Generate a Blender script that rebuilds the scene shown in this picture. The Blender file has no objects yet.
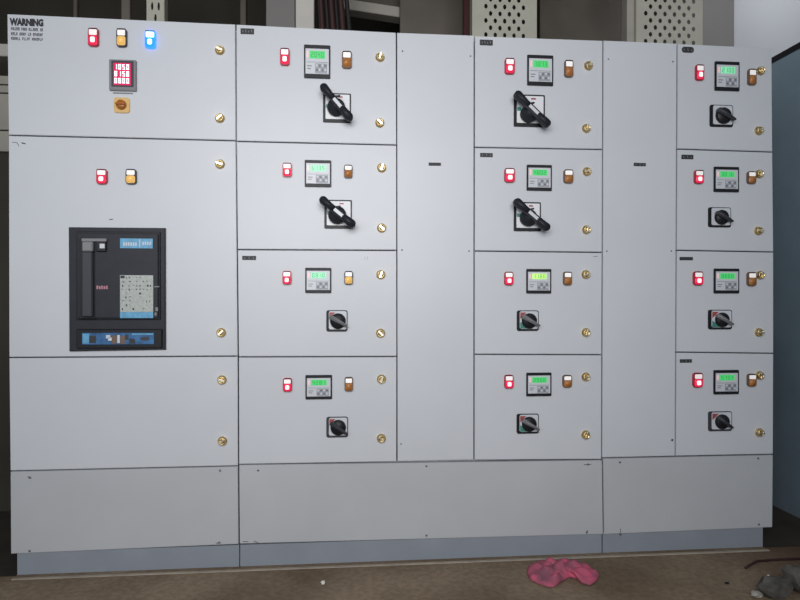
import bpy, bmesh, math, random
from mathutils import Vector, Matrix
random.seed(7)
SC = bpy.context.scene
COL = SC.collection
PI = math.pi

# ------------------------------------------------------------------ camera
CAM = Vector((1.2078, -2.3656, 1.0175))
YAW, PITCH, ROLL, F = -0.0908, -0.0055, 0.001, 620.0
fwd = Vector((-math.sin(YAW)*math.cos(PITCH), math.cos(YAW)*math.cos(PITCH), math.sin(PITCH)))
r0 = Vector((math.cos(YAW), math.sin(YAW), 0))
u0 = r0.cross(fwd)
RT = r0*math.cos(ROLL) + u0*math.sin(ROLL)
UP = -r0*math.sin(ROLL) + u0*math.cos(ROLL)
cd = bpy.data.cameras.new('camera'); cam = bpy.data.objects.new('camera', cd); COL.objects.link(cam)
cd.sensor_width = 36.0; cd.lens = F*36.0/800.0; cd.clip_start = .05
cam.matrix_world = Matrix((( RT.x, UP.x, -fwd.x, CAM.x), (RT.y, UP.y, -fwd.y, CAM.y), (RT.z, UP.z, -fwd.z, CAM.z), (0,0,0,1)))
SC.camera = cam

def ray(px, py): return fwd + RT*((px-400)/F) + UP*((300-py)/F)
def at(px, py, Y=0.0):                       # measured photo point -> (x, z) on the plane y = Y
    d = ray(px, py); t = (Y-CAM.y)/d.y
    p = CAM + d*t; return (p.x, p.z)
def ground(px, py, Z=0.0):
    d = ray(px, py); t = (Z-CAM.z)/d.z
    p = CAM + d*t; return (p.x, p.y)

# ------------------------------------------------------------------ materials
def mat(name, col, rough=.5, metal=0, emit=None, estr=0, noise=0, nscale=8, bump=0, spec=.5, coat=0):
    m = bpy.data.materials.new(name); m.use_nodes = True
    nt = m.node_tree; b = nt.nodes['Principled BSDF']
    b.inputs['Base Color'].default_value = (*col, 1); b.inputs['Roughness'].default_value = rough
    b.inputs['Metallic'].default_value = metal; b.inputs['Specular IOR Level'].default_value = spec
    if coat: b.inputs['Coat Weight'].default_value = coat
    if emit: b.inputs['Emission Color'].default_value = (*emit, 1); b.inputs['Emission Strength'].default_value = estr
    if noise or bump:
        tc = nt.nodes.new('ShaderNodeTexCoord')
        n = nt.nodes.new('ShaderNodeTexNoise'); n.inputs['Scale'].default_value = nscale; n.inputs['Detail'].default_value = 6
        nt.links.new(tc.outputs['Object'], n.inputs['Vector'])
        if noise:
            r = nt.nodes.new('ShaderNodeValToRGB')
            r.color_ramp.elements[0].position = .3; r.color_ramp.elements[1].position = .7
            r.color_ramp.elements[0].color = (*[max(0, c*(1-noise)) for c in col], 1)
            r.color_ramp.elements[1].color = (*[min(1, c*(1+noise)) for c in col], 1)
            nt.links.new(n.outputs['Fac'], r.inputs['Fac']); nt.links.new(r.outputs['Color'], b.inputs['Base Color'])
        if bump:
            bp = nt.nodes.new('ShaderNodeBump'); bp.inputs['Strength'].default_value = bump; bp.inputs['Distance'].default_value = .004
            nt.links.new(n.outputs['Fac'], bp.inputs['Height']); nt.links.new(bp.outputs['Normal'], b.inputs['Normal'])
    return m
M = {}
M['paint'] = mat('light_grey_powder_coat', (.60,.62,.655), .38, noise=.025, nscale=3, spec=.45)
M['basecover'] = mat('grey_cover_paint', (.49,.505,.525), .42, noise=.035, nscale=4)
M['plinth'] = mat('blue_grey_plinth_paint', (.27,.30,.345), .45, noise=.06, nscale=6)
M['gasket'] = mat('dark_gap', (.10,.10,.11), .8)
M['black'] = mat('black_plastic', (.012,.012,.015), .45, spec=.3)
M['charcoal'] = mat('charcoal_plastic', (.022,.024,.032), .5, noise=.1, nscale=30, spec=.3)
M['dgrey'] = mat('dark_grey_plastic', (.045,.048,.058), .45, spec=.35)
M['mgrey'] = mat('mid_grey_plastic', (.20,.20,.21), .4)
M['silver'] = mat('silver_face', (.60,.62,.66), .35)
M['pad'] = mat('keypad_grey', (.34,.36,.40), .45)
M['white'] = mat('white_plastic', (.75,.76,.78), .4)
M['whitel'] = mat('white_legend', (.85,.83,.82), .4, emit=(1,.93,.9), estr=.3)
M['brass'] = mat('brass', (.82,.62,.30), .38, metal=1)
M['brassdark'] = mat('aged_brass', (.38,.27,.10), .35, metal=1)
M['nickel'] = mat('nickel', (.92,.86,.70), .35, metal=1)
M['red'] = mat('red_lens', (.65,.02,.06), .25, emit=(1,.03,.12), estr=.55)
M['redhot'] = mat('red_lens_glow', (1,.6,.6), .3, emit=(1,.62,.6), estr=1.4)
M['redframe'] = mat('red_plastic', (.45,.02,.05), .35)
M['amber'] = mat('amber_lens', (.50,.20,.06), .25, noise=.2, nscale=90)
M['amberlit'] = mat('amber_lens_lit', (.75,.45,.12), .25, emit=(1,.62,.2), estr=.35)
M['blue'] = mat('blue_lens', (.02,.15,.8), .25, emit=(.02,.2,1), estr=1.6)
M['bluehot'] = mat('blue_lens_glow', (.5,.8,1), .3, emit=(.45,.8,1), estr=2.2)
M['lcd'] = mat('green_lcd', (.05,.35,.10), .3, emit=(.07,.62,.16), estr=.62)
M['lcdy'] = mat('yellow_green_lcd', (.3,.5,.10), .3, emit=(.5,.85,.25), estr=.8)
M['lcddim'] = mat('pale_green_lcd', (.2,.5,.3), .3, emit=(.22,.75,.42), estr=.6)
M['lcdtext'] = mat('lcd_digits', (.01,.12,.03), .4, emit=(.03,.42,.09), estr=.5)
M['led'] = mat('red_led', (.7,.5,.5), .3, emit=(1,.6,.6), estr=.3)
M['ledpanel'] = mat('led_window', (.30,.01,.04), .25, emit=(.75,.02,.12), estr=.65)
M['leddigit'] = mat('led_digits', (1,.6,.65), .3, emit=(1,.62,.68), estr=1.7)
M['yplate'] = mat('yellow_plate', (.70,.45,.16), .4)
M['orange'] = mat('orange_brown_knob', (.40,.13,.02), .25)
M['ink'] = mat('black_ink', (.03,.03,.035), .6)
M['redlabel'] = mat('red_label', (.35,.07,.07), .4)
M['greenlabel'] = mat('green_label', (.05,.22,.18), .4)
M['bluelabel'] = mat('blue_label', (.12,.36,.58), .4, noise=.2, nscale=60)
M['bluedeep'] = mat('deep_blue_panel', (.03,.12,.28), .4, noise=.4, nscale=50)
M['paper'] = mat('data_plate', (.42,.45,.42), .5, noise=.15, nscale=120)
M['brown'] = mat('brown_print', (.16,.10,.07), .5)
M['pink'] = mat('pink_print', (.45,.2,.25), .5)
M['tray'] = mat('perforated_steel', (.43,.42,.35), .5, noise=.06, nscale=10)
M['screw'] = mat('dull_screw', (.25,.25,.25), .4, metal=.8)
M['cable'] = mat('maroon_cable', (.035,.013,.012), .5)
M['cableb'] = mat('dark_cable', (.016,.014,.014), .5)
M['gwall'] = mat('grey_plaster', (.185,.178,.170), .8, noise=.05, nscale=4, bump=.2)

# ------------------------------------------------------------------ mesh builder
class MB:
    def __init__(s): s.bm = bmesh.new(); s.mats = []
    def mi(s, m):
        if m not in s.mats: s.mats.append(m)
        return s.mats.index(m)
    def absorb(s, b, m, smooth=False):
        k = s.mi(m)
        b.normal_update()
        vm = {v: s.bm.verts.new(v.co) for v in b.verts}
        for f in b.faces:
            try:
                nf = s.bm.faces.new([vm[v] for v in f.verts]); nf.material_index = k; nf.smooth = smooth
            except ValueError: pass
        b.free()
    def box(s, x0, x1, y0, y1, z0, z1, m, bev=0, seg=2):
        b = bmesh.new(); bmesh.ops.create_cube(b, size=1)
        for v in b.verts: v.co = Vector((x0+(v.co.x+.5)*(x1-x0), y0+(v.co.y+.5)*(y1-y0), z0+(v.co.z+.5)*(z1-z0)))
        if bev: bmesh.ops.bevel(b, geom=b.edges[:], offset=bev, segments=seg, affect='EDGES')
        s.absorb(b, m); return s
    def prism(s, poly, yf, yb, m, bev=0, seg=2, smooth=False):
        # poly: (x,z) outline counter-clockwise seen from the front (-y); front face at yf, back at yb
        b = bmesh.new()
        fr = [b.verts.new((p[0], yf, p[1])) for p in poly]; bk = [b.verts.new((p[0], yb, p[1])) for p in poly]
        ff = b.faces.new(fr); b.faces.new(bk[::-1])
        n = len(poly)
        for i in range(n): b.faces.new((fr[i], bk[i], bk[(i+1)%n], fr[(i+1)%n]))
        bmesh.ops.recalc_face_normals(b, faces=b.faces[:])
        if bev: bmesh.ops.bevel(b, geom=[e for e in b.edges if all(abs(v.co.y-yf)<1e-7 for v in e.verts)], offset=bev, segments=seg, affect='EDGES')
        s.absorb(b, m, smooth); return s
    def lathe(s, cx, cz, prof, m, n=24):
        # axis along y; prof: list of (radius, y)
        b = bmesh.new(); rings = []
        for r, y in prof:
            if r < 1e-6: rings.append([b.verts.new((cx, y, cz))])
            else: rings.append([b.verts.new((cx+r*math.cos(2*PI*i/n), y, cz+r*math.sin(2*PI*i/n))) for i in range(n)])
        for a, c in zip(rings, rings[1:]):
            for i in range(n):
                j = (i+1) % n
                q = [a[i%len(a)], a[j%len(a)], c[j%len(c)], c[i%len(c)]]
                q = list(dict.fromkeys(q))
                if len(q) > 2: b.faces.new(q)
        bmesh.ops.recalc_face_normals(b, faces=b.faces[:])
        s.absorb(b, m, True); return s
    def tube(s, pts, r, m, n=10):
        b = bmesh.new(); rings = []
        P = [Vector(p) for p in pts]
        for i, p in enumerate(P):
            t = (P[min(i+1, len(P)-1)]-P[max(i-1, 0)]).normalized()
            a = t.cross(Vector((0, 1, 0.01))); a = a.normalized() if a.length > 1e-4 else Vector((1,0,0)); c = t.cross(a)
            rings.append([b.verts.new(p + (a*math.cos(2*PI*k/n)+c*math.sin(2*PI*k/n))*(r[i] if isinstance(r, list) else r)) for k in range(n)])
        for a, c in zip(rings, rings[1:]):
            for i in range(n): b.faces.new((a[i], a[(i+1)%n], c[(i+1)%n], c[i]))
        b.faces.new(rings[0][::-1]); b.faces.new(rings[-1])
        bmesh.ops.recalc_face_normals(b, faces=b.faces[:])
        s.absorb(b, m, True); return s
    def build(s, name, parent=None):
        co = [v.co.copy() for v in s.bm.verts]
        lo = Vector([min(c[i] for c in co) for i in range(3)]); hi = Vector([max(c[i] for c in co) for i in range(3)])
        c = (lo+hi)/2
        if parent is None: c.z = lo.z
        for v in s.bm.verts: v.co -= c
        me = bpy.data.meshes.new(name); s.bm.to_mesh(me); s.bm.free()
        for k in s.mats: me.materials.append(M[k])
        o = bpy.data.objects.new(name, me); COL.objects.link(o)
        WP[o] = c.copy()
        if parent: o.parent = parent; o.location = c - WP[parent]
        else: o.location = c
        return o
WP = {}
def thing(name, label, cat, loc, group=None):
    o = bpy.data.objects.new(name, None); o.empty_display_size = .1; COL.objects.link(o); o.location = loc
    WP[o] = Vector(loc); o['label'] = label; o['category'] = cat
    if group: o['group'] = group
    return o
def tag(o, label, cat, group=None):
    o['label'] = label; o['category'] = cat
    if group: o['group'] = group
    return o
def struct(o): o['kind'] = 'structure'; return o

def rrect(cx, cz, w, h, r, n=5, shear=0):
    out = []
    for (sx, sz, a0) in ((1,-1,-PI/2),(1,1,0),(-1,1,PI/2),(-1,-1,PI)):
        for k in range(n+1):
            a = a0 + PI/2*k/n
            out.append((cx+sx*(w/2-r)+r*math.cos(a), cz+sz*(h/2-r)+r*math.sin(a)))
    return out
def capsule(p, q, r1, r2, n=8):
    (x1,z1),(x2,z2) = p, q; a = math.atan2(z2-z1, x2-x1); out = []
    for k in range(n+1):
        t = a+PI/2+PI*k/n; out.append((x1+r1*math.cos(t), z1+r1*math.sin(t)))
    for k in range(n+1):
        t = a-PI/2+PI*k/n; out.append((x2+r2*math.cos(t), z2+r2*math.sin(t)))
    return out
def disc(cx, cz, r, n=24, a0=0): return [(cx+r*math.cos(a0+2*PI*k/n), cz+r*math.sin(a0+2*PI*k/n)) for k in range(n)]

# ------------------------------------------------------------------ measured column edges (photo y -> photo x)
EDGE = [
 [(13,6.5),(135,8),(358,8.5),(471,9.7),(554,10.2)],
 [(24,235.8),(141,236.3),(250,237.2),(357,238.2),(466,238.5),(545,239.1)],
 [(32,396.5),(145,396.9),(250,397),(357,397.1),(462,397)],
 [(35,474.4),(250,474.2),(460,474.1)],
 [(40,603.1),(150,602.8),(252,602.5),(355,602),(459,601.8)],
 [(43,677.3),(149,677),(250,676.5),(352,676),(456,675.5)],
 [(47.6,772.3),(152,773),(252,774),(353,774),(455,773.6),(528,773)]]
BASEDGE4 = [(459,602.6),(534.5,603.6)]
def ex(e, y):
    if y <= e[0][0]: return e[0][1]
    for (a, b), (c, d) in zip(e, e[1:]):
        if y <= c: return b+(d-b)*(y-a)/(c-a)
    return e[-1][1]
GAP = .0026
def quad(el, er, top, bot, g=GAP):
    pts = [at(ex(el, bot[0]), bot[0]), at(ex(er, bot[1]), bot[1]), at(ex(er, top[1]), top[1]), at(ex(el, top[0]), top[0])]
    (a, b, c, d) = pts
    return [(a[0]+g, a[1]+g), (b[0]-g, b[1]+g), (c[0]-g, c[1]-g), (d[0]+g, d[1]-g)]

ROWS = {
 0: [(13.3,23.8),(135.2,140.7),(357.6,356.2),(471.2,466)],
 1: [(23.8,32),(141.3,145),(249.6,250.4),(357,356.6),(464.6,462)],
 2: [(32,34.9),(462,460.3)],
 3: [(35.4,40.1),(147.3,149.5),(251,252.4),(354.4,354.8),(460.3,459.6)],
 4: [(39.8,43),(458,456.4)],
 5: [(43.3,47.6),(149,152),(250.3,252),(352.2,353.4),(456.3,454.4)]}
CX = [at(ex(e, 300), 300)[0] for e in EDGE]
ZTOP = 2.027; ZMID = .380; ZB = .081; DEP = .60

# ------------------------------------------------------------------ instruments
def px_box(x0, x1, y0, y1, Y=0):
    a = at(x0, y1, Y); b = at(x1, y0, Y); return (a[0]+b[0])/2, (a[1]+b[1])/2, b[0]-a[0], b[1]-a[1]

def lamp(par, x0, x1, y0, y1, kind):
    cx, cz, w, h = px_box(x0, x1, y0, y1, -.010)
    frame = {'red':'redframe','amber':'brown','amberlit':'dgrey','blue':'blue'}[kind]
    b = MB(); b.prism(rrect(cx, cz, w, h, w*.28), -.0122, .0005, frame, .0015)
    o = b.build('indicator_lamp', par); o['label'] = {'red':'red indicator lamp, lit','amber':'amber indicator lamp, unlit','amberlit':'yellow indicator lamp','blue':'blue indicator lamp, lit'}[kind]
    b = MB(); b.prism(rrect(cx, cz+h*.25, w*.74, h*.30, w*.08), -.0142, -.0118, 'bluehot' if kind == 'blue' else 'whitel', .0006)
    b.box(cx-w*.42, cx+w*.42, -.0135, -.0118, cz+h*.42, cz+h*.47, 'black')
    t = b.build('legend_window', o); t['label'] = 'pale legend window'
    b = MB(); lens = {'red':'red','amber':'amber','amberlit':'amberlit','blue':'blue'}[kind]
    b.prism(rrect(cx, cz-h*.19, w*.82, h*.50, w*.2), -.017, -.0118, lens, .0025, 3, True)
    if kind in ('red', 'blue'): b.prism(rrect(cx, cz-h*.17, w*.42, h*.30, w*.12), -.0178, -.0165, 'redhot' if kind == 'red' else 'bluehot', .0005)
    t = b.build('lens', o)
    return o

SEG = {'0':'abcdef','1':'bc','2':'abged','3':'abgcd','4':'fgbc','5':'afgcd','6':'afgedc','7':'abc','8':'abcdefg','9':'abcdfg'}
def digit(b, ch, x, z, w, h, t, y, m):
    P = {'a':(x,x+w,z+h-t,z+h),'d':(x,x+w,z,z+t),'g':(x,x+w,z+h/2-t/2,z+h/2+t/2),'f':(x,x+t,z+h/2,z+h),'e':(x,x+t,z,z+h/2),'b':(x+w-t,x+w,z+h/2,z+h),'c':(x+w-t,x+w,z,z+h/2)}
    for s in SEG[ch]:
        q = P[s]; b.box(q[0], q[1], y, y+.0008, q[2], q[3], m)

def meter(par, x0, x1, y0, y1, scr='lcd', dg='8203', silver='silver'):
    Y = -.007
    cx, cz, w, h = px_box(x0, x1, y0, y1, Y)
    X = lambda u: cx-w/2+u*w
    Z = lambda v: cz+h/2-v*h
    b = MB(); b.prism(rrect(cx, cz, w, h, .003), Y, .0005, 'black', .001)
    b.box(X(.055), X(.945), Y-.0012, Y+.001, Z(.88), Z(.12), silver, .0004, 1)
    o = b.build('energy_meter', par); o['label'] = 'square digital energy meter in black bezel'
    b = MB(); b.box(X(.22), X(.80), Y-.0024, Y-.0010, Z(.42), Z(.19), scr, .0004, 1)
    dw = w*.58/5
    for i, ch in enumerate(dg): digit(b, ch, X(.27)+i*dw*1.12, Z(.38), dw*.7, h*.15, dw*.13, Y-.0030, 'lcdtext')
    s = b.build('lcd_screen', o); s['label'] = 'lit green display'
    b = MB()
    b.box(X(.10), X(.17), Y-.002, Y-.001, Z(.40), Z(.20), 'led')
    b.build('status_leds', o)
    b = MB()
    b.box(X(.10), X(.90), Y-.0016, Y-.001, Z(.535), Z(.52), 'mgrey')
    b.box(X(.42), X(.88), Y-.0018, Y-.001, Z(.86), Z(.56), 'pad', .0003, 1)
    for i in range(4):
        for j in range(2):
            xx = X(.45+.108*i); zz = Z(.80-.13*j)
            b.box(xx, xx+w*.075, Y-.0040, Y-.0016, zz, zz+h*.075, 'silver' if (i+j) % 2 else 'mgrey', .0005, 1)
    b.box(X(.12), X(.30), Y-.0016, Y-.001, Z(.66), Z(.63), 'mgrey'); b.box(X(.12), X(.26), Y-.0016, Y-.001, Z(.74), Z(.71), 'mgrey')
    b.build('keypad', o)
    return o

def lock(par, px, py, ang=.8, big=1.0, key=False):
    cx, cz = at(px, py, -.014); r = .0168*big
    b = MB()
    b.lathe(cx, cz, [(r*1.0, .0005), (r*1.05, -.003), (r*.98, -.006), (r*.84, -.007), (r*.82, -.014), (r*.74, -.0165), (r*.60, -.017), (r*.56, -.0150), (0, -.0150)], 'brass')
    o = b.build('door_lock', par); o['label'] = 'round brass quarter-turn lock'
    b = MB()
    c, s = math.cos(ang), math.sin(ang)
    b.prism(capsule((cx-c*r*.55, cz-s*r*.55), (cx+c*r*.55, cz+s*r*.55), r*.2, r*.2), -.0215, -.0148, 'nickel' if not key else 'brassdark', .0006)
    return o, b

def name_plate(par, x0, x1, y0, y1, nm=4, oval=False):
    cx, cz, w, h = px_box(x0, x1, y0, y1, -.002)
    b = MB(); b.prism(rrect(cx, cz, w, h, h*(.45 if oval else .08)), -.002, .0005, 'ink', .0004)
    for i in range(nm):                                  # worn white characters, too small to read in the photograph
        x = cx-w*.32+w*.64*i/max(1, nm-1)
        b.box(x-w*.035, x+w*.02, -.0024, -.0019, cz-h*.22, cz+h*(.10+.14*((i*7) % 2)), 'mgrey')
        if i % 2: b.box(x-w*.035, x+w*.06, -.0024, -.0019, cz-h*.22, cz-h*.10, 'mgrey')
    o = b.build('name_plate', par); o['label'] = 'small black name plate with worn white lettering'; return o

def crank(par, plate, a, b_):
    # long isolator handle: square plate, round hub, bar from a (upper-left grip) to b_ (lower-right end)
    cx, cz, w, h = px_box(*plate, -.006)
    m = MB(); m.prism(rrect(cx, cz, w, h, .004), -.006, .0005, 'black', .001)
    m.prism(rrect(cx+w*.02, cz+h*.03, w*.86, h*.84, .003), -.0075, -.0055, 'white', .0005)
    m.box(cx-w*.40, cx-w*.27, -.0082, -.007, cz-h*.02, cz+h*.10, 'greenlabel'); m.box(cx+w*.05, cx+w*.20, -.0082, -.007, cz+h*.34, cz+h*.39, 'redlabel')
    o = m.build('isolator_switch', par); o['label'] = 'isolator with long black handle on white square plate'
    A = at(*a, -.055); B = at(*b_, -.055)
    L = lambda t: (A[0]+(B[0]-A[0])*t, A[1]+(B[1]-A[1])*t)
    H = L(.52)
    m = MB()
    m.lathe(H[0]-.004, H[1]-.004, [(.033, -.0072), (.034, -.020), (.030, -.030), (.018, -.036), (.016, -.050), (0, -.050)], 'charcoal', 28)
    o2 = m.build('hub', o)
    m = MB()
    m.prism(capsule(L(.07), L(.34), .0150, .0105), -.068, -.044, 'charcoal', .004, 3, True)
    m.prism(capsule(L(.30), L(.72), .0120, .0125), -.064, -.044, 'dgrey', .003, 3, True)
    m.prism(capsule(L(.70), L(.93), .0125, .0150), -.066, -.040, 'charcoal', .004, 3, True)
    ang = math.atan2(B[1]-A[1], B[0]-A[0]); nx, nz = -math.sin(ang), math.cos(ang)
    q1, q2 = L(.40), L(.66)
    m.prism([(q1[0]-nx*.006, q1[1]-nz*.006), (q2[0]-nx*.006, q2[1]-nz*.006), (q2[0]+nx*.006, q2[1]+nz*.006), (q1[0]+nx*.006, q1[1]+nz*.006)], -.0652, -.0635, 'silver')
    t1 = L(.34); m.prism(capsule(t1, (t1[0]+.028, t1[1]+.006), .0045, .003), -.056, -.046, 'charcoal', .001)
    m.build('handle', o)
    return o

def rotary(par, x0, x1, y0, y1, style=0):
    cx, cz, w, h = px_box(x0, x1, y0, y1, -.008)
    m = MB()
    m.prism(rrect(cx, cz, w, h, .008), -.006, .0005, 'black' if style != 1 else 'dgrey', .001)
    m.prism(rrect(cx+w*.04, cz+h*.03, w*.84, h*.86, .007), -.008, -.0055, 'silver', .0005)
    if style != 3: m.prism([(cx-w*.36, cz+h*.08), (cx-w*.08, cz+h*.40), (cx-w*.36, cz+h*.40)], -.009, -.0078, 'redlabel')
    if style == 2: m.prism([(cx-w*.36, cz-h*.38), (cx+w*.1, cz-h*.38), (cx-w*.36, cz-h*.05)], -.009, -.0078, 'greenlabel')
    o = m.build('rotary_switch', par); o['label'] = 'rotary switch with black knob on square plate'
    R = min(w, h)*.36
    kx, kz = cx+w*.05, cz-h*.01
    m = MB()
    m.lathe(kx, kz, [(R*1.04, -.0078), (R*1.04, -.014), (R*.95, -.018), (R*.9, -.020), (0, -.020)], 'black', 28)
    a = math.radians(-32 if style != 1 else -38)
    c, s = math.cos(a), math.sin(a)
    A = (kx-c*R*1.0, kz-s*R*1.0); B = (kx+c*R*1.30, kz+s*R*1.10)
    m.prism(capsule(A, B, R*.30, R*.16), -.036, -.0195, 'mgrey' if style in (0, 2) else 'dgrey', .003, 3, True)
    k = m.build('knob', o)
    return o

def screw(par, px, py, r=.0045):
    cx, cz = at(px, py, -.002)
    m = MB(); m.lathe(cx, cz, [(r, .0005), (r, -.0018), (r*.7, -.003), (0, -.003)], 'screw', 12)
    m.box(cx-r*.7, cx+r*.7, -.0034, -.0028, cz-r*.14, cz+r*.14, 'ink')
    return m.build('screw', par)

def door(par, ci, ri, name='door', g=GAP, lab=None):
    q = quad(EDGE[ci], EDGE[ci+1], ROWS[ci][ri], ROWS[ci][ri+1], g)
    m = MB(); m.prism(q, 0, .018, 'paint', .0018, 3)
    o = m.build(name, par)
    if lab: o['label'] = lab
    return o

def cabinet(i, label):
    x0, x1 = CX[i], CX[i+1]
    c = thing('switchboard_cabinet', label, 'switchboard', ((x0+x1)/2, DEP/2, ZMID), 'cabinets of the switchboard')
    m = MB(); t = .002; e0 = .004; 
    m.box(x0+e0, x1-e0, .022, DEP, ZMID+.001, ZTOP-.008, 'paint', .001, 1)
    m.box(x0+.008, x1-.008, .0185, .024, ZMID+.008, ZTOP-.016, 'gasket')
    m.build('carcass', c)
    return c

# ------------------------------------------------------------------ cabinet 1
c = cabinet(0, 'widest grey switchboard cabinet at far left, with the black circuit breaker and blue lamp')
d1 = door(c, 0, 0); d2 = door(c, 0, 1); d3 = door(c, 0, 2)
lamp(c, 87.9, 98.4, 28, 46, 'red'); lamp(c, 116.3, 126.6, 28.5, 46.5, 'amberlit'); lamp(c, 144.8, 155.6, 30.5, 48, 'blue')
lamp(c, 96.2, 107, 169, 184, 'red'); lamp(c, 125.5, 136.2, 169, 184, 'amberlit')
def locks(door_, pts):
    for k, (px, py) in enumerate(pts):
        o, b = lock(door_, px, py, .6+k*1.1+px*.01)
        cap = b
        # the slotted tongue is a piece of the same lock mesh
        for v in cap.bm.verts: v.co -= WP[o]
        me = o.data; t = bmesh.new(); t.from_mesh(me)
        nm = 'nickel'; me.materials.append(M[nm])
        vm = {v: t.verts.new(v.co) for v in cap.bm.verts}
        for f in cap.bm.faces:
            nf = t.faces.new([vm[v] for v in f.verts]); nf.material_index = 1
        t.to_mesh(me); t.free(); cap.bm.free()
locks(d1, [(219.2,49),(219.3,117.3)]); locks(d2, [(219.4,163.5),(220.6,332.8)]); locks(d3, [(221.4,380.3),(221.8,441.8)])
# multifunction meter with red digits
Y = -.011
cx, cz, w, h = px_box(109, 136, 60, 90, Y)
m = MB(); m.prism(rrect(cx, cz, w, h, .003), Y, .0005, 'mgrey', .0015); m.prism(rrect(cx, cz+.004, w*.82, h*.84, .002), Y-.001, Y+.001, 'dgrey', .0005)
mm = m.build('multifunction_meter', c); mm['label'] = 'square meter with red lit digits'
qx, qz, qw, qh = px_box(113.4, 131, 63.4, 85, Y)
m = MB(); m.box(qx-qw/2, qx+qw/2, Y-.002, Y-.0008, qz-qh/2, qz+qh/2, 'ledpanel', .0004, 1); scrn = m.build('display_window', mm)
m = MB()
for r_, row in enumerate(('1050', '8158', '0800')):
    for k, ch in enumerate(row):
        digit(m, ch, qx-qw*.42+k*qw*.225, qz+qh*.20-r_*qh*.31, qw*.14, qh*.23, qw*.045, Y-.0032, 'leddigit')
m.build('red_digits', mm)
# selector switch
cx, cz, w, h = px_box(113.6, 129.6, 97.5, 112.5, -.006)
m = MB(); m.prism(rrect(cx, cz, w, h, .010), -.006, .0005, 'yplate', .0015); sel = m.build('selector_switch', c); sel['label'] = 'small selector switch on a yellow plate'
m = MB(); R = w*.30; m.lathe(cx, cz, [(R*1.05, -.0055), (R, -.016), (R*.8, -.020), (0, -.020)], 'orange')
m.prism(capsule((cx-R*.8, cz), (cx+R*.8, cz), R*.22, R*.22), -.028, -.0195, 'orange', .002)
m.build('knob', sel)
m = MB(); q = px_box(113, 133, 92.8, 93.6, -.0008); m.box(q[0]-q[2]/2, q[0]+q[2]/2, -.0008, .0004, q[1]-q[3]/2, q[1]+q[3]/2, 'mgrey'); m.build('label_strip', d1)
# warning sign lettering on the top door
def text(body, x, z, height, parent, name, m_, bold=.0, xs=1.0, y=-.0008):
    cu = bpy.data.curves.new(name, 'FONT'); cu.body = body; cu.size = height/.7; cu.extrude = .0004; cu.offset = bold; cu.resolution_u = 2
    t = bpy.data.objects.new(name, cu); COL.objects.link(t)
    bpy.context.view_layer.update(); dg = bpy.context.evaluated_depsgraph_get()
    me = bpy.data.meshes.new_from_object(t.evaluated_get(dg)); bpy.data.objects.remove(t)
    for v in me.vertices:
        a, b_, c_ = v.co; v.co = Vector((a*xs, -c_, b_))
    me.materials.clear(); me.materials.append(M[m_])
    o = bpy.data.objects.new(name, me); COL.objects.link(o); o.parent = parent
    p = Vector((x, y, z)); WP[o] = p; o.location = p-WP[parent]
    return o, max(v.co.x for v in me.vertices)
zl = at(10, 24.8)[1]; xl = at(10.3, 24.8)[0]; xr = at(43.5, 24.8)[0]; hh = at(10, 18.4)[1]-zl
o, wd = text('WARNING', xl, zl, hh, d1, 'sign_heading', 'ink', .0022)
for v in o.data.vertices: v.co.x *= (xr-xl)/wd
m = MB()
for li, (ya, yb) in enumerate(((27.2,30.2),(32.2,35.2),(37.0,39.8))):
    z0 = at(10, yb)[1]; z1 = at(10, ya)[1]; x = xl+.003
    hgt = z1-z0; k = 0
    words = ((6,4,7,2),(4,4,2,6),(6,5,7))[li]
    total = sum(words)+len(words)-1; stp = (xr-xl-.004)/total
    for wn in words:
        for _ in range(wn):
            s = random.choice((0,1,2,3)); x2 = x+stp*.72; t = stp*.24
            m.box(x, x+t, -.0008, .0003, z0, z1, 'ink')
            if s in (0, 1): m.box(x2-t, x2, -.0008, .0003, z0, z1, 'ink')
            if s in (0, 2): m.box(x, x2, -.0009, .0003, z1-hgt*.2, z1, 'ink')
            if s in (1, 2): m.box(x, x2, -.0009, .0003, z0+hgt*.4, z0+hgt*.6, 'ink')
            if s == 3: m.box(x, x2, -.0009, .0003, z0, z0+hgt*.2, 'ink')
            x += stp
        x += stp
o = m.build('sign_lines', d1); o['label'] = 'three lines of tiny black lettering'
# scuff marks on doors
def mark(par, pts, wpx=.8, mt='dgrey'):
    m = MB(); r = wpx*.0018
    P = [at(*p, -.0004) for p in pts]
    for a, b_ in zip(P, P[1:]): m.prism(capsule(a, b_, r, r, 4), -.0005, .0003, mt)
    return m.build('scuff_mark', par)
mark(d2, [(12,142.3),(17,142.6),(19,146)], .5, 'dgrey'); mark(d2, [(22,143),(25,143.6)], 1.1, 'ink'); mark(d2, [(109.6,219.6),(112.6,219.2)], .9, 'ink')
# circuit breaker
S = 4.617
bp = lambda x, y, Y=0: at(60+x/S, 225+y/S, Y)
def brect(m, x0, x1, y0, y1, Yf, Yb, mt, bev=.0008):
    a = bp(x0, y1, Yf); b_ = bp(x1, y0, Yf); m.box(a[0], b_[0], Yf, Yb, a[1], b_[1], mt, bev, 1)
m = MB()
a, b_, c2, d_ = bp(44, 583, -.008), bp(488, 575, -.008), bp(487, 14, -.008), bp(41, 10, -.008)
m.prism([a, b_, c2, d_], -.012, .0005, 'charcoal', .003)
cb = m.build('circuit_breaker', c); cb['label'] = 'large black air circuit breaker'
m = MB(); brect(m, 74, 462, 32, 438, -.019, -.011, 'black', .0015); brect(m, 82, 452, 40, 430, -.028, -.018, 'charcoal', .002); face = m.build('front_cover', cb)
m = MB(); brect(m, 90, 160, 60, 432, -.030, -.027, 'black'); brect(m, 100, 148, 122, 424, -.044, -.029, 'dgrey', .004); brect(m, 98, 214, 62, 76, -.040, -.029, 'mgrey', .002)
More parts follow.
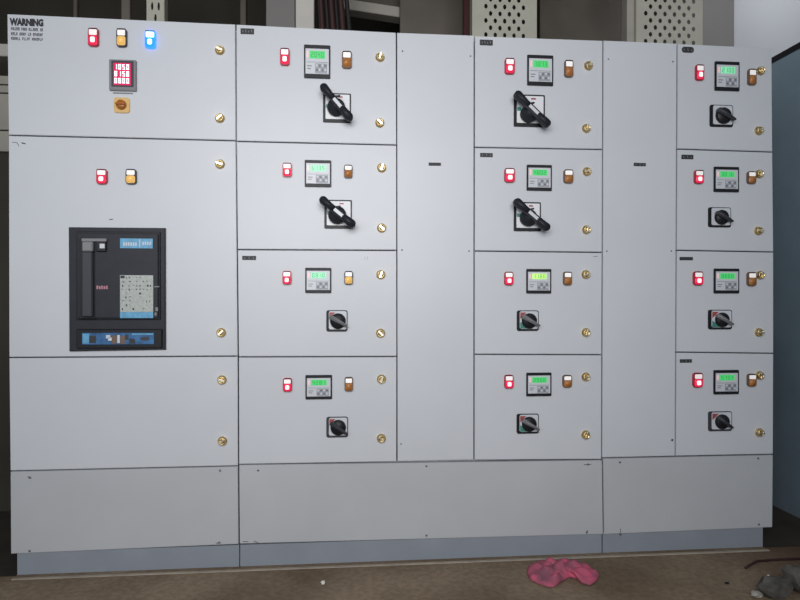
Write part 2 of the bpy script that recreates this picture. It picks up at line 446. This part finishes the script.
brect(m, 100, 150, 76, 122, -.050, -.029, 'mgrey', .004); brect(m, 166, 212, 76, 122, -.038, -.027, 'black', .002); brect(m, 182, 206, 86, 108, -.040, -.037, 'silver', .001)
o = m.build('charging_handle', cb)
m = MB(); brect(m, 277, 428, 63, 107, -.0292, -.0275, 'bluelabel', .0003); brect(m, 366, 370, 66, 100, -.0296, -.029, 'silver', .0002)
for k in range(6): brect(m, 292+k*11, 299+k*11, 80, 96, -.0296, -.029, 'silver', .0002)
for k in range(4): brect(m, 380+k*11, 387+k*11, 78, 92, -.0296, -.029, 'silver', .0002)
o = m.build('brand_label', cb); o['label'] = 'light blue label'
m = MB()
for k in range(5): brect(m, 168+k*11, 176+k*11, 280+2*(k % 2), 296, -.0290, -.0275, 'pink', .0002)
m.build('printed_mark', cb)
m = MB(); brect(m, 277, 430, 232, 402, -.0300, -.0275, 'paper', .0004); brect(m, 277, 430, 402, 430, -.0300, -.0275, 'bluelabel', .0004)
for j in range(9):
    for k in range(9):
        if random.random() < .42:
            x = 284+k*16+random.uniform(0, 5); y = 240+j*18
            brect(m, x, x+random.choice((3, 6, 9)), y, y+random.choice((3, 5, 9)), -.0304, -.0298, random.choice(('ink', 'dgrey', 'mgrey')), .0001)
brect(m, 279, 298, 234, 246, -.0305, -.0298, 'ink', .0002)
o = m.build('data_plate', cb); o['label'] = 'pale data plate with small print'
for (x0, x1, y0, y1) in ((434,458,282,288),(440,452,380,398),(436,446,404,418)):
    m = MB(); brect(m, x0, x1, y0, y1, -.031, -.0275, 'mgrey', .0005); m.build('push_button', cb)
m = MB(); brect(m, 74, 470, 480, 570, -.024, -.011, 'black', .003); brect(m, 100, 434, 497, 553, -.0275, -.0235, 'bluedeep', .001)
brect(m, 332, 430, 500, 508, -.0279, -.027, 'bluelabel', .0003); brect(m, 104, 134, 502, 548, -.0279, -.027, 'bluelabel', .0003)
brect(m, 135, 165, 512, 545, -.0285, -.027, 'ink', .0003)
for (x0, x1, y0, y1, mt) in ((212,232,508,524,'silver'),(222,240,520,534,'white'),(238,262,510,548,'brown'),(264,276,508,545,'silver'),(278,300,512,548,'brown'),(300,316,506,530,'dgrey'),(320,345,525,548,'ink')):
    brect(m, x0, x1, y0, y1, -.0286, -.027, mt, .0003)
e = bp(392, 525, -.028); m.prism([(e[0]+.017*math.cos(2*PI*k/20), e[1]+.007*math.sin(2*PI*k/20)) for k in range(20)], -.0285, -.027, 'dgrey')
o = m.build('trip_unit', cb); o['label'] = 'blue strip below the breaker cover'

# ------------------------------------------------------------------ feeder cabinets
def feeder(i, label, data):
    c = cabinet(i, label); out = []
    for r, dd in enumerate(data):
        d = door(c, i, r); out.append(d)
        lamp(c, *dd['red'], 'red'); meter(c, *dd['meter'], dd.get('scr', 'lcd'), dd.get('dg', '8203'), dd.get('face', 'silver'))
        lamp(c, *dd['amb'], dd.get('ak', 'amber')); locks(d, dd['locks'])
        if 'plate' in dd: name_plate(d, *dd['plate'], dd.get('nm', 4), dd.get('oval', False))
        if 'crank' in dd: crank(c, *dd['crank'])
        if 'rot' in dd: rotary(c, *dd['rot'])
    return c, out
c2_, D2 = feeder(1, 'grey switchboard cabinet with four doors directly right of the black circuit breaker', [
 dict(plate=(240.5,254,28.6,33.8), red=(280,289.5,48,65), meter=(304,330.3,45.3,77.6), amb=(342,351.8,51,68), locks=[(380.2,56),(380,122)], crank=((323,351,93.5,122), (322,85.5), (351,119)), dg='2040'),
 dict(red=(282.4,291.8,162.7,176.7), meter=(304.7,331.3,160.3,186.6), amb=(344,352.6,164.7,177.8), locks=[(381.9,167.2),(381.9,227.7)], crank=((324.3,351.9,200,228.4), (321,198.5), (354,225.5)), scr='lcddim', dg='6135'),
 dict(plate=(242.2,256,255.9,259.9), red=(282.4,291.3,270.8,284.5), meter=(305.2,331.3,267.8,293), amb=(344.3,353,271,284.5), locks=[(381,274.6),(380.8,333.4)], rot=(326.3,347.5,310.2,331.6,0), scr='lcddim', dg='0910', ak='amberlit', nm=3),
 dict(red=(282.9,291.9,378,391.8), meter=(305.4,332,375,399.5), amb=(344.6,353,377,391.4), locks=[(381.7,379.5),(381.5,439)], rot=(326.3,348,416.8,437.8,1), dg='4281')])
mark(D2[1], [(246,147),(254,150)], .6, 'silver'); mark(D2[2], [(365,256.5),(365,259.5)], .3, 'mgrey'); mark(D2[2], [(367.5,256.5),(367.5,259.5)], .3, 'mgrey')
c = cabinet(2, 'narrow blank grey cabinet with one full-height cover, left of the two such covers'); cv = door(c, 2, 0, 'cover_panel')
o = name_plate(cv, 428.7,441,162.7,165.5, 0)
for p in ((402.5,51),(470.5,56),(401,444),(469,251),(402,250)): screw(cv, *p, .003)
c4, D4 = feeder(3, 'grey switchboard cabinet with four doors standing between the two blank narrow cabinets', [
 dict(plate=(479.9,492.8,39.9,45), red=(505,514.8,58,73.8), meter=(527.5,553.4,55.4,85), amb=(564.8,573.4,60,76.8), locks=[(589.5,64.7),(587.5,127.6)], crank=((514,545,95,126.3), (515.5,92.8), (549,125.5)), dg='1073', nm=4),
 dict(plate=(480.2,492.8,153.1,156.9), red=(504.6,515,168,182.2), meter=(527,552,165,190.4), amb=(564,573.4,169.4,183), locks=[(588,171),(587.6,229.4)], crank=((514,541,202.2,231), (515,200.3), (548.5,229)), dg='4802', nm=3),
 dict(red=(504.6,513.4,271.6,285.2), meter=(526.6,551.4,269,293.4), amb=(563.6,572,271.6,285.2), locks=[(587,274.4),(587,332.6)], rot=(517.2,539,310.4,331,2), scr='lcdy', dg='1180'),
 dict(red=(504.6,513.6,374.8,388.6), meter=(526.6,551.6,372.6,396.4), amb=(563,572,375,387.6), locks=[(586.8,377.2),(586.8,435.4)], rot=(517,539,413.8,434,2), dg='2966')])
mark(D4[2], [(593.6,256.6),(597.6,256.2)], .5, 'dgrey')
c = cabinet(4, 'narrow blank grey cabinet with one full-height cover, right of the two such covers'); cv = door(c, 4, 0, 'cover_panel')
o = name_plate(cv, 633.9,646,163,166, 3)
for p in ((608.5,59),(673,61.5),(607,251),(671.5,251)): screw(cv, *p, .003)
screw(cv, 672.3, 440, .005)
c6, D6 = feeder(5, 'grey switchboard cabinet with four doors at the far right, beside the blue painted wall', [
 dict(plate=(682,694,47,52.4), oval=True, red=(696,704.2,64.5,80), meter=(715.3,739.8,61.9,90.2), amb=(748.5,756.6,68.8,84.6), locks=[(762.3,70),(760.6,130)], rot=(710.5,733.5,105,126.3,3), scr='lcddim', dg='2100', nm=3),
 dict(plate=(681.6,693.5,154.8,159), red=(694.8,703.8,169.9,183.6), meter=(714.4,739.3,167,191.7), amb=(747.8,756.2,171.3,183.6), locks=[(761,173.4),(760.2,230.5)], rot=(709,731.5,207.4,227,3), dg='3016', nm=3),
 dict(plate=(679.8,693,257,260.2), red=(693.8,703.2,271.3,285.3), meter=(714.4,739.5,268.6,293.3), amb=(747.8,756.6,272,286), locks=[(761.9,275),(760.8,332.5)], rot=(708.9,732.5,309.8,329.4,2), dg='8888', nm=0),
 dict(plate=(680,692,359.2,362.8), red=(693.4,703,372.7,387.6), meter=(714.2,739.2,370,394.5), amb=(748,756.6,373.8,386.7), locks=[(761.3,375.7),(761.2,433)], rot=(709,732.5,411.4,431.5,1), dg='5703', nm=3)])

# ------------------------------------------------------------------ base sections
def base(el, er, top, bot, x0, x1, px0, px1, label, screws, ylines):
    c = thing('cable_chamber', label, 'cable chamber', ((x0+x1)/2, DEP/2, 0), 'cable chambers along the foot of the switchboard')
    m = MB(); m.box(x0+.004, x1-.004, .022, DEP, ZB+.002, ZMID-.0005, 'paint', .001, 1); m.box(x0+.008, x1-.008, .0185, .024, ZB+.008, ZMID-.004, 'gasket'); m.build('carcass', c)
    q = quad(el, er, top, bot)
    m = MB(); m.prism(q, 0, .018, 'basecover', .0018, 3); cv = m.build('cover_panel', c)
    m = MB(); m.box(px0, px1, .006, DEP-.01, 0.0, ZB+.001, 'plinth', .0015, 1); pl = m.build('plinth', c); pl['label'] = 'darker blue-grey plinth'
    for p in screws: screw(cv, *p, .0042)
    for l in ylines: mark(cv, l, .6, 'dgrey')
    return c
XB4 = at(603.1, 497)[0]; XP0 = at(17, 570, .006)[0]; XP1 = at(763, 545, .006)[0]; XS1 = at(239.6, 556, .006)[0]
base(EDGE[0], EDGE[1], ROWS[0][3], (554.5,544.6), CX[0], CX[1], XP0, XS1-.0015, 'left grey cable chamber on a plinth under the widest cabinet', [(29.5,477.5),(220,470.6),(29.5,551),(219,542.6)], [[(28,476.6),(31.5,478.4)],[(216,543.2),(221,542.8)]])
base(EDGE[1], BASEDGE4, (464.6,459.8), (544.4,534.7), CX[1], XB4, XS1+.0015, XB4-.002, 'middle grey cable chamber on a plinth spanning under three cabinets, longest of the row', [(258,470.5),(426.5,466),(426.5,535.5),(588,464.5),(587,532)], [[(584,464.7),(591,464.4)],[(243,541.6),(248,541.8)],[(254,541.4),(258,542.5)],[(587.2,530),(586.8,534)]])
base(BASEDGE4, EDGE[6], (458.2,454.6), (534.8,527.8), XB4, CX[6], XB4+.002, XP1, 'right grey cable chamber on a plinth under the last two cabinets, beside the blue wall', [(620,462.4),(758.4,458.4),(620.5,534.2),(759,524.5)], [[(620.5,529),(620.6,534.5)]])

# ------------------------------------------------------------------ room
def plane_mesh(name, pts, mt, th=None):
    m = MB(); b = bmesh.new(); vs = [b.verts.new(p) for p in pts]; b.faces.new(vs); m.absorb(b, mt); return m
XR = 3.30; YBK = .80; XL = -2.2; YF = -5.0; YB2 = 1.55; ZC = 3.3

# floor with dust, stains and brick-red patch
fm = bpy.data.materials.new('dusty_concrete'); fm.use_nodes = True; nt = fm.node_tree; bs = nt.nodes['Principled BSDF']; bs.inputs['Roughness'].default_value = .85
tc = nt.nodes.new('ShaderNodeTexCoord')
n1 = nt.nodes.new('ShaderNodeTexNoise'); n1.inputs['Scale'].default_value = 2.2; n1.inputs['Detail'].default_value = 8; nt.links.new(tc.outputs['Object'], n1.inputs['Vector'])
n2 = nt.nodes.new('ShaderNodeTexNoise'); n2.inputs['Scale'].default_value = 45; n2.inputs['Detail'].default_value = 4; nt.links.new(tc.outputs['Object'], n2.inputs['Vector'])
r1 = nt.nodes.new('ShaderNodeValToRGB'); r1.color_ramp.elements[0].position = .35; r1.color_ramp.elements[1].position = .65
r1.color_ramp.elements[0].color = (.165,.113,.066,1); r1.color_ramp.elements[1].color = (.285,.212,.138,1); nt.links.new(n1.outputs['Fac'], r1.inputs['Fac'])
mx = nt.nodes.new('ShaderNodeMix'); mx.data_type = 'RGBA'; mx.blend_type = 'MULTIPLY'; mx.inputs[0].default_value = .5
r2 = nt.nodes.new('ShaderNodeValToRGB'); r2.color_ramp.elements[0].position = .4; r2.color_ramp.elements[0].color = (.6,.6,.6,1); r2.color_ramp.elements[1].position = .6
nt.links.new(n2.outputs['Fac'], r2.inputs['Fac']); nt.links.new(r1.outputs['Color'], mx.inputs[6]); nt.links.new(r2.outputs['Color'], mx.inputs[7])
# brick dust near the right wall
sp = nt.nodes.new('ShaderNodeSeparateXYZ'); nt.links.new(tc.outputs['Object'], sp.inputs[0])
ad = nt.nodes.new('ShaderNodeMath'); ad.operation = 'MULTIPLY_ADD'; ad.inputs[1].default_value = .5; nt.links.new(n1.outputs['Fac'], ad.inputs[0]); nt.links.new(sp.outputs['X'], ad.inputs[2])
mr = nt.nodes.new('ShaderNodeMapRange'); mr.inputs[1].default_value = 2.95; mr.inputs[2].default_value = 3.3; nt.links.new(ad.outputs[0], mr.inputs[0])
mx2 = nt.nodes.new('ShaderNodeMix'); mx2.data_type = 'RGBA'; mx2.inputs[7].default_value = (.12,.062,.038,1)
nt.links.new(mr.outputs[0], mx2.inputs[0]); nt.links.new(mx.outputs[2], mx2.inputs[6]); nt.links.new(mx2.outputs[2], bs.inputs['Base Color'])
bp_ = nt.nodes.new('ShaderNodeBump'); bp_.inputs['Strength'].default_value = .4; bp_.inputs['Distance'].default_value = .01; nt.links.new(n2.outputs['Fac'], bp_.inputs['Height']); nt.links.new(bp_.outputs['Normal'], bs.inputs['Normal'])
M['floor'] = fm
M['darkfloor'] = mat('dark_rear_floor', (.035,.028,.02), .9, noise=.4, nscale=6)  # near-black mottled floor tone behind the cabinet front line
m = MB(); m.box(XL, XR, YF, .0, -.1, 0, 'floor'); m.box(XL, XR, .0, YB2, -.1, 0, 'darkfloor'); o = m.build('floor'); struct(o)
for v in o.data.vertices: v.co += o.location
o.location = (0,0,0)
M['darkwall'] = mat('dark_brown_wall', (.042,.036,.026), .8, noise=.35, nscale=1.6, bump=.2)  # dark brown with random mottling, for rear and left walls and ceiling
M['white_wall'] = mat('white_wall', (.62,.63,.67), .85, noise=.03, nscale=3)
M['blue_dado'] = mat('blue_grey_gloss_paint', (.18,.24,.285), .35, noise=.12, nscale=3)
M['mortar'] = mat('pale_mortar', (.36,.31,.25), .9, noise=.15, nscale=20)
M['beige'] = mat('beige_paint', (.38,.36,.31), .6, noise=.08, nscale=8)
M['cream'] = mat('cream_paint', (.52,.495,.45), .6, noise=.06, nscale=8)
M['olive'] = mat('dark_olive_board', (.085,.075,.05), .6, noise=.2, nscale=3)
M['steel'] = mat('dull_dark_steel', (.12,.102,.082), .5, noise=.25, nscale=2.5)
M['maroon'] = mat('maroon_paint', (.10,.03,.03), .5)
m = MB(); m.box(XL, XR, YB2, YB2+.1, 0, ZC, 'darkwall'); struct(m.build('wall_back'))
m = MB(); m.box(XL-.1, XL, YF, YB2+.1, 0, ZC, 'darkwall'); struct(m.build('wall_left'))
# right wall: white plaster above, blue paint below, black border between
zd = 2.19
m = MB(); m.box(XR, XR+.1, YF, YB2+.1, 0, ZC, 'white_wall')
m.box(XR-.003, XR, YF, YB2, 0.0, zd-.03, 'blue_dado'); m.box(XR-.004, XR, YF, YB2, zd-.03, zd, 'black'); struct(m.build('wall_right'))
# rear right return wall
xa = at(703, 20, YBK)[0]
m = MB(); m.box(xa, XR-.004, YBK, YB2, 0, ZC, 'gwall'); struct(m.build('wall_return'))
m = MB(); m.box(XP0, XP1, -.036, -.022, 0, .004, 'mortar', .001, 1); m.box(XP0, XP1, -.022, .0055, 0, .002, 'floor'); struct(m.build('trim_1'))
CEIL = True
m = MB(); m.box(XL-.1, XR+.1, -1.2, YB2+.1, ZC, ZC+.1, 'darkwall'); struct(m.build('ceiling'))

# ------------------------------------------------------------------ things above and behind the switchboard
ZS = ZTOP-.0065
def perforated(name, label, x0, x1, Y, z0, z1, nx, pitch, lip=.03, cat='cable tray', group=None, zpx=0):
    # sheet of staggered slots; hx,hz half sizes
    b = bmesh.new(); cw = (x1-x0-2*lip)/nx; rows = int((z1-z0)/pitch)
    th = .004; hx = cw*.19; hz = pitch*.36
    def q(a): b.faces.new([b.verts.new((p[0], Y, p[1])) for p in a])
    q([(x0,z0),(x0+lip,z0),(x0+lip,z0+rows*pitch),(x0,z0+rows*pitch)]); q([(x1-lip,z0),(x1,z0),(x1,z0+rows*pitch),(x1-lip,z0+rows*pitch)])
    for r in range(rows):
        za = z0+r*pitch; zb = za+pitch; off = (r % 2)*.5
        xs = x0+lip
        cells = nx if not off else nx-1
        if off:
            q([(xs,za),(xs+cw*.5,za),(xs+cw*.5,zb),(xs,zb)]); q([(x1-lip-cw*.5,za),(x1-lip,za),(x1-lip,zb),(x1-lip-cw*.5,zb)])
        for k in range(cells):
            xa_ = xs+(k+off)*cw; xb_ = xa_+cw; cx_, cz_ = (xa_+xb_)/2, (za+zb)/2
            outer = [(xb_,cz_),(xb_,zb),(cx_,zb),(xa_,zb),(xa_,cz_),(xa_,za),(cx_,za),(xb_,za)]
            inner = [(cx_+hx*math.cos(PI/4*i), cz_+hz*math.sin(PI/4*i)) for i in range(8)]
            for i in range(8):
                j = (i+1) % 8; q([outer[i], outer[j], inner[j], inner[i]])
    bmesh.ops.remove_doubles(b, verts=b.verts[:], dist=1e-5)
    bmesh.ops.recalc_face_normals(b, faces=b.faces[:])
    m = MB(); m.absorb(b, 'tray')
    # folded side flanges
    m.box(x0-.003, x0, Y, Y+.05, z0, z0+rows*pitch, 'tray'); m.box(x1, x1+.003, Y, Y+.05, z0, z0+rows*pitch, 'tray')
    o = m.build(name)
    sd = o.modifiers.new('thickness', 'SOLIDIFY'); sd.thickness = .002; sd.offset = 0
    return tag(o, label, cat, group)
YT = .30
a, b_ = at(473, 20, YT)[0], at(536, 20, YT)[0]
perforated('cable_tray', 'perforated steel cable tray rising behind the blank cabinet to the left of centre-right doors', a, b_, YT, ZS, 2.95, 5, .031, .036, group='wide perforated trays above the switchboard')['label'] = 'wide perforated cable tray standing nearer the middle of the cabinet tops'
a, b_ = at(637, 20, YT)[0], at(702, 20, YT)[0]
perforated('cable_tray', 'wide perforated cable tray standing closest to the right-hand walls', a, b_, YT, ZS, 2.95, 6, .031, .018, group='wide perforated trays above the switchboard')
m = MB(); xq = at(629, 20, YT)[0]; m.box(xq, a-.005, YT+.02, YT+.07, ZS, 2.95, 'beige'); tag(m.build('steel_channel'), 'narrow beige steel upright against left side of the right perforated tray', 'steel channel')
a, b_ = at(147.5, 10, .35)[0], at(163.5, 10, .35)[0]
perforated('cable_tray', 'slim perforated strip standing above the widest cabinet', a, b_, .35, ZS, 2.95, 2, .050, .006)
def upright(name, p0, p1, Y, dep, mt, label, cat):
    a = at(p0, 15, Y)[0]; b_ = at(p1, 15, Y)[0]; m = MB(); m.box(a, b_, Y, Y+dep, ZS if Y < DEP else 0, 3.1 if Y < DEP else ZC, mt, .003, 1); return tag(m.build(name), label, cat)
upright('conduit', 121, 130, .45, .03, 'steel', 'dull dark upright just left of the slim perforated strip', 'conduit')
upright('steel_channel', 266, 295, .36, .06, 'gwall', 'broad grey metal upright left of the cream post', 'steel channel')
upright('wooden_post', 295.6, 314, .33, .06, 'cream', 'pale cream post standing above the second cabinet, left of dark cables', 'post')
upright('steel_post', 240, 246, .9, .05, 'steel', 'thin dark post left of the broad grey upright', 'post')
upright('steel_post', 73, 77, .9, .03, 'steel', 'thin dark post above the warning lettering on the widest cabinet', 'post')
upright('steel_post', 464, 471.5, .7, .04, 'maroon', 'narrow dark maroon post against left side of the middle perforated tray', 'post')
# steel sheets far behind
def sheet(p0, p1, q0, q1, Y, mt, name, label, cat, th=.02):
    a = at(p0, q1, Y); b_ = at(p1, q0, Y); m = MB(); m.box(a[0], b_[0], Y, Y+th, a[1], b_[1], mt, .002, 1); return tag(m.build(name), label, cat)
def tall(p0, p1, Y, mt, name, label, cat, ztop=None, th=.03):
    a = at(p0, 20, Y)[0]; b_ = at(p1, 20, Y)[0]; m = MB(); m.box(a, b_, Y, Y+th, 0, ztop or 3.1, mt, .002, 1)
    return tag(m.build(name), label, cat)
tall(400, 463, .80, 'steel', 'steel_sheet', 'dull grey sheet behind the left blank cabinet, left of middle tray', 'metal sheet')
tall(540, 628, .95, 'steel', 'steel_sheet', 'wide dull grey-brown sheet between the two wide perforated trays', 'metal sheet')
# olive board and sloping beige beam
pa, pb = at(345, -4, .9), at(409, 18, .9); pc, pd = at(346, 10.5, .9), at(409, 19, .9)
A0 = at(338, -2.5, .85); A1 = at(403, 7.5, .85); A2 = at(403, 17.5, .85); A3 = at(344, 8.5, .85)
m = MB(); m.prism([A3, A2, A1, A0], .85, .93, 'beige', .002); tag(m.build('roof_beam'), 'sloping beige beam end beyond the dark cables', 'beam')
B0 = at(345, -20, .97); B1 = at(409, 9, .97); m = MB(); m.box(B0[0], B1[0], .97, 1.0, B1[1], ZC-.001, 'olive'); tag(m.build('wooden_board'), 'dark olive board above the sloping beige beam', 'board')
# cables fanning out of the roof onto the cabinet
k = 0
for (t0, b0, r, mt) in ((317,322,.012,'cable'),(321,328,.011,'cableb'),(325,333,.013,'cable'),(330,338,.011,'cableb'),(334,343,.013,'cable'),(339,350,.010,'cableb')):
    Y = .28+.03*(k % 2)
    pts = []
    for i in range(9):
        t = i/8; px = t0-8+(b0-t0+10)*(t**.8); z = 2.9-(2.9-ZS-r)*t
        X = at(px, 20, Y)[0]; pts.append((X, Y+.03*math.sin(t*3), z))
    m = MB(); m.tube(pts, r, mt)
    tag(m.build('power_cable'), 'dark power cable dropping behind the second cabinet, right of cream post', 'cable', 'dark cables dropping beside the cream post'); k += 1

# left edge: pale beam and beige boarding beyond the switchboard
Y = .70
a = at(-60, 100, Y)[0]; b_ = at(14, 100, Y)[0]
z = lambda py: at(3, py, Y)[1]
m = MB(); m.box(a, b_, Y, Y+.08, z(56), z(43.5), 'cream', .003, 1); tag(m.build('wooden_beam'), 'pale horizontal beam beyond the upper left edge of the switchboard', 'beam')
c = thing('board_stack', 'stacked beige boarding with dark seams beyond the left edge of the switchboard', 'boarding', ((a+b_)/2, Y+.2, 0))
ys = [75, 84.6, 93, 130.3, 152]
for i in range(4):
    m = MB(); m.box(a, b_, Y, Y+.3, z(ys[i+1])+.003, z(ys[i])-.003, 'beige', .002, 1); m.build('board', c)
m = MB(); m.box(a+.01, b_-.01, Y+.02, Y+.28, 0, z(75)-.01, 'darkwall'); m.build('frame', c)

# ------------------------------------------------------------------ floor objects
def ico(b, c, r, sc, seed, sub=2):
    bmesh.ops.create_icosphere(b, subdivisions=sub, radius=r)
    rnd = random.Random(seed)
    for v in b.verts:
        v.co *= 1+rnd.uniform(-.22, .22)
        v.co = Vector((v.co.x*sc[0], v.co.y*sc[1], v.co.z*sc[2]))
    zmin = min(v.co.z for v in b.verts)
    for v in b.verts: v.co += Vector((c[0], c[1], -zmin))
def rock(px, py, r, sc, mt, label, seed, name='concrete_rubble', cat='rubble', group=None, sub=2):
    g = ground(px, py); b = bmesh.new(); ico(b, g, r, sc, seed, sub); m = MB(); m.absorb(b, mt); tag(m.build(name), label, cat, group)
M['rubble'] = mat('grey_rubble', (.085,.08,.07), .9, noise=.4, nscale=25, bump=.5)
M['chalk'] = mat('white_crumb', (.75,.74,.7), .8)
rock(775, 597, .045, (1.2,.9,.75), 'rubble', 'largest dark grey rubble lump at the bottom right corner', 3)
rock(797, 592, .050, (.9,.9,.9), 'rubble', 'grey rubble lump cut by the right edge of the picture', 5)
rock(768.5, 586, .012, (.7,.7,1.7), 'chalk', 'small upright white chip beside the dark rubble lump', 8)
rock(757, 597, .016, (1.4,1,.6), 'beige', 'small flat tan crumb left of the rubble lump', 9)
rock(323, 584.5, .008, (1,1,.9), 'chalk', 'tiny white crumb alone on the floor below the middle cable chamber', 11, 'plaster_crumb', 'crumb')
rock(727, 584, .006, (1.3,1,.6), 'black', 'tiny dark speck of debris on floor between the pink cloth and rubble', 12, 'debris_chip', 'debris')
# rod / hose
P = [ground(745.5, 567.5, .006), ground(751, 563, .01), ground(757, 559.3, .012), ground(775, 557.8, .012), ground(790, 557.3, .012), ground(806, 556.6, .012)]
m = MB(); m.tube([(p[0], p[1], .005) for i, p in enumerate(P)], .0045, 'cable'); tag(m.build('iron_rod'), 'thin dark bent rod lying on floor near the right end of the switchboard', 'rod')
# pink cloth
M['cloth'] = mat('pink_cloth', (.58,.13,.20), .9, noise=.6, nscale=16, bump=.8)
for nd in M['cloth'].node_tree.nodes:
    if nd.type == 'VALTORGB': nd.color_ramp.elements[0].color = (.20,.09,.12,1); nd.color_ramp.elements[1].color = (.66,.11,.20,1)
outl = [(527,574),(529,567),(536,563.3),(552,563.5),(566,563.6),(575,562.6),(583,565),(592,570),(599,575.5),(597,581),(590,586),(583,584),(577,579.5),(570,577.5),(565,580),(559,584),(553,588),(545,587),(537,584),(530,580)]
G = [Vector((*ground(*p), 0)) for p in outl]
b = bmesh.new(); cen = Vector((*ground(562, 572.5), 0)); rings = []
for t in (.1, .2, .3, .4, .48, .56, .64, .72, .8, .87, .94, 1.0):
    ring = []
    for i in range(len(G)*5):
        p = G[i//5].lerp(G[(i//5+1) % len(G)], (i % 5)/5)
        q = cen.lerp(p, t)
        hgt = .002+(1-t**3)*.016+(.5+.5*math.sin(q.x*95+q.y*40))*(.5+.5*math.sin(q.y*110-q.x*35+1))*.030*(1-t*.75)+(.5+.5*math.sin(q.x*260+q.y*190+3*math.sin(q.y*60)))*.009*(1-t*.8)
        if t == 1: hgt = .002
        q.z = hgt; ring.append(b.verts.new(q))
    rings.append(ring)
cv_ = b.verts.new((cen.x, cen.y, .02)); n = len(rings[0])
for i in range(n): b.faces.new((cv_, rings[0][i], rings[0][(i+1) % n]))
for a, c_ in zip(rings, rings[1:]):
    for i in range(n): b.faces.new((a[i], c_[i], c_[(i+1) % n], a[(i+1) % n]))
bmesh.ops.recalc_face_normals(b, faces=b.faces[:])
m = MB(); m.absorb(b, 'cloth', True); o = m.build('cloth_rag'); tag(o, 'crumpled pink cloth rag lying on the floor before the switchboard', 'cloth')
sd = o.modifiers.new('t', 'SOLIDIFY'); sd.thickness = .003; sd.offset = 1

# ------------------------------------------------------------------ light
w = bpy.data.worlds.new('world'); SC.world = w; w.use_nodes = True
w.node_tree.nodes['Background'].inputs[0].default_value = (.62,.72,.88,1); w.node_tree.nodes['Background'].inputs[1].default_value = .28
def area(name, loc, target, sx, sy, power, col):
    l = bpy.data.lights.new(name, 'AREA'); l.shape = 'RECTANGLE'; l.size = sx; l.size_y = sy; l.energy = power; l.color = col
    o = bpy.data.objects.new(name, l); COL.objects.link(o); o.location = loc
    o.rotation_euler = (Vector(target)-Vector(loc)).to_track_quat('-Z', 'Y').to_euler(); return o
area('daylight_doorway', (1.05, -3.3, 1.92), (1.15, 0, 1.36), 2.2, 1.5, 39, (.99,.985,.985)).data.spread = math.radians(115)
area('added_wall_fill', (2.66, .30, 3.2), (3.3, .42, 2.3), .4, .3, 3.2, (.93,.97,1.0)).data.spread = math.radians(110)  # added fill light over the cabinets to brighten the upper right wall
area('added_left_light', (-1.9, -4.2, 1.8), (0, 0, 1.3), 1.1, 1.0, 24, (.84,.92,1.0))  # unseen light added behind left for the bluish glow on the left doors
SC.view_settings.view_transform = 'Standard'; SC.view_settings.look = 'None'; SC.view_settings.gamma = 1; SC.view_settings.exposure = 0
SC.view_settings.use_curve_mapping = False
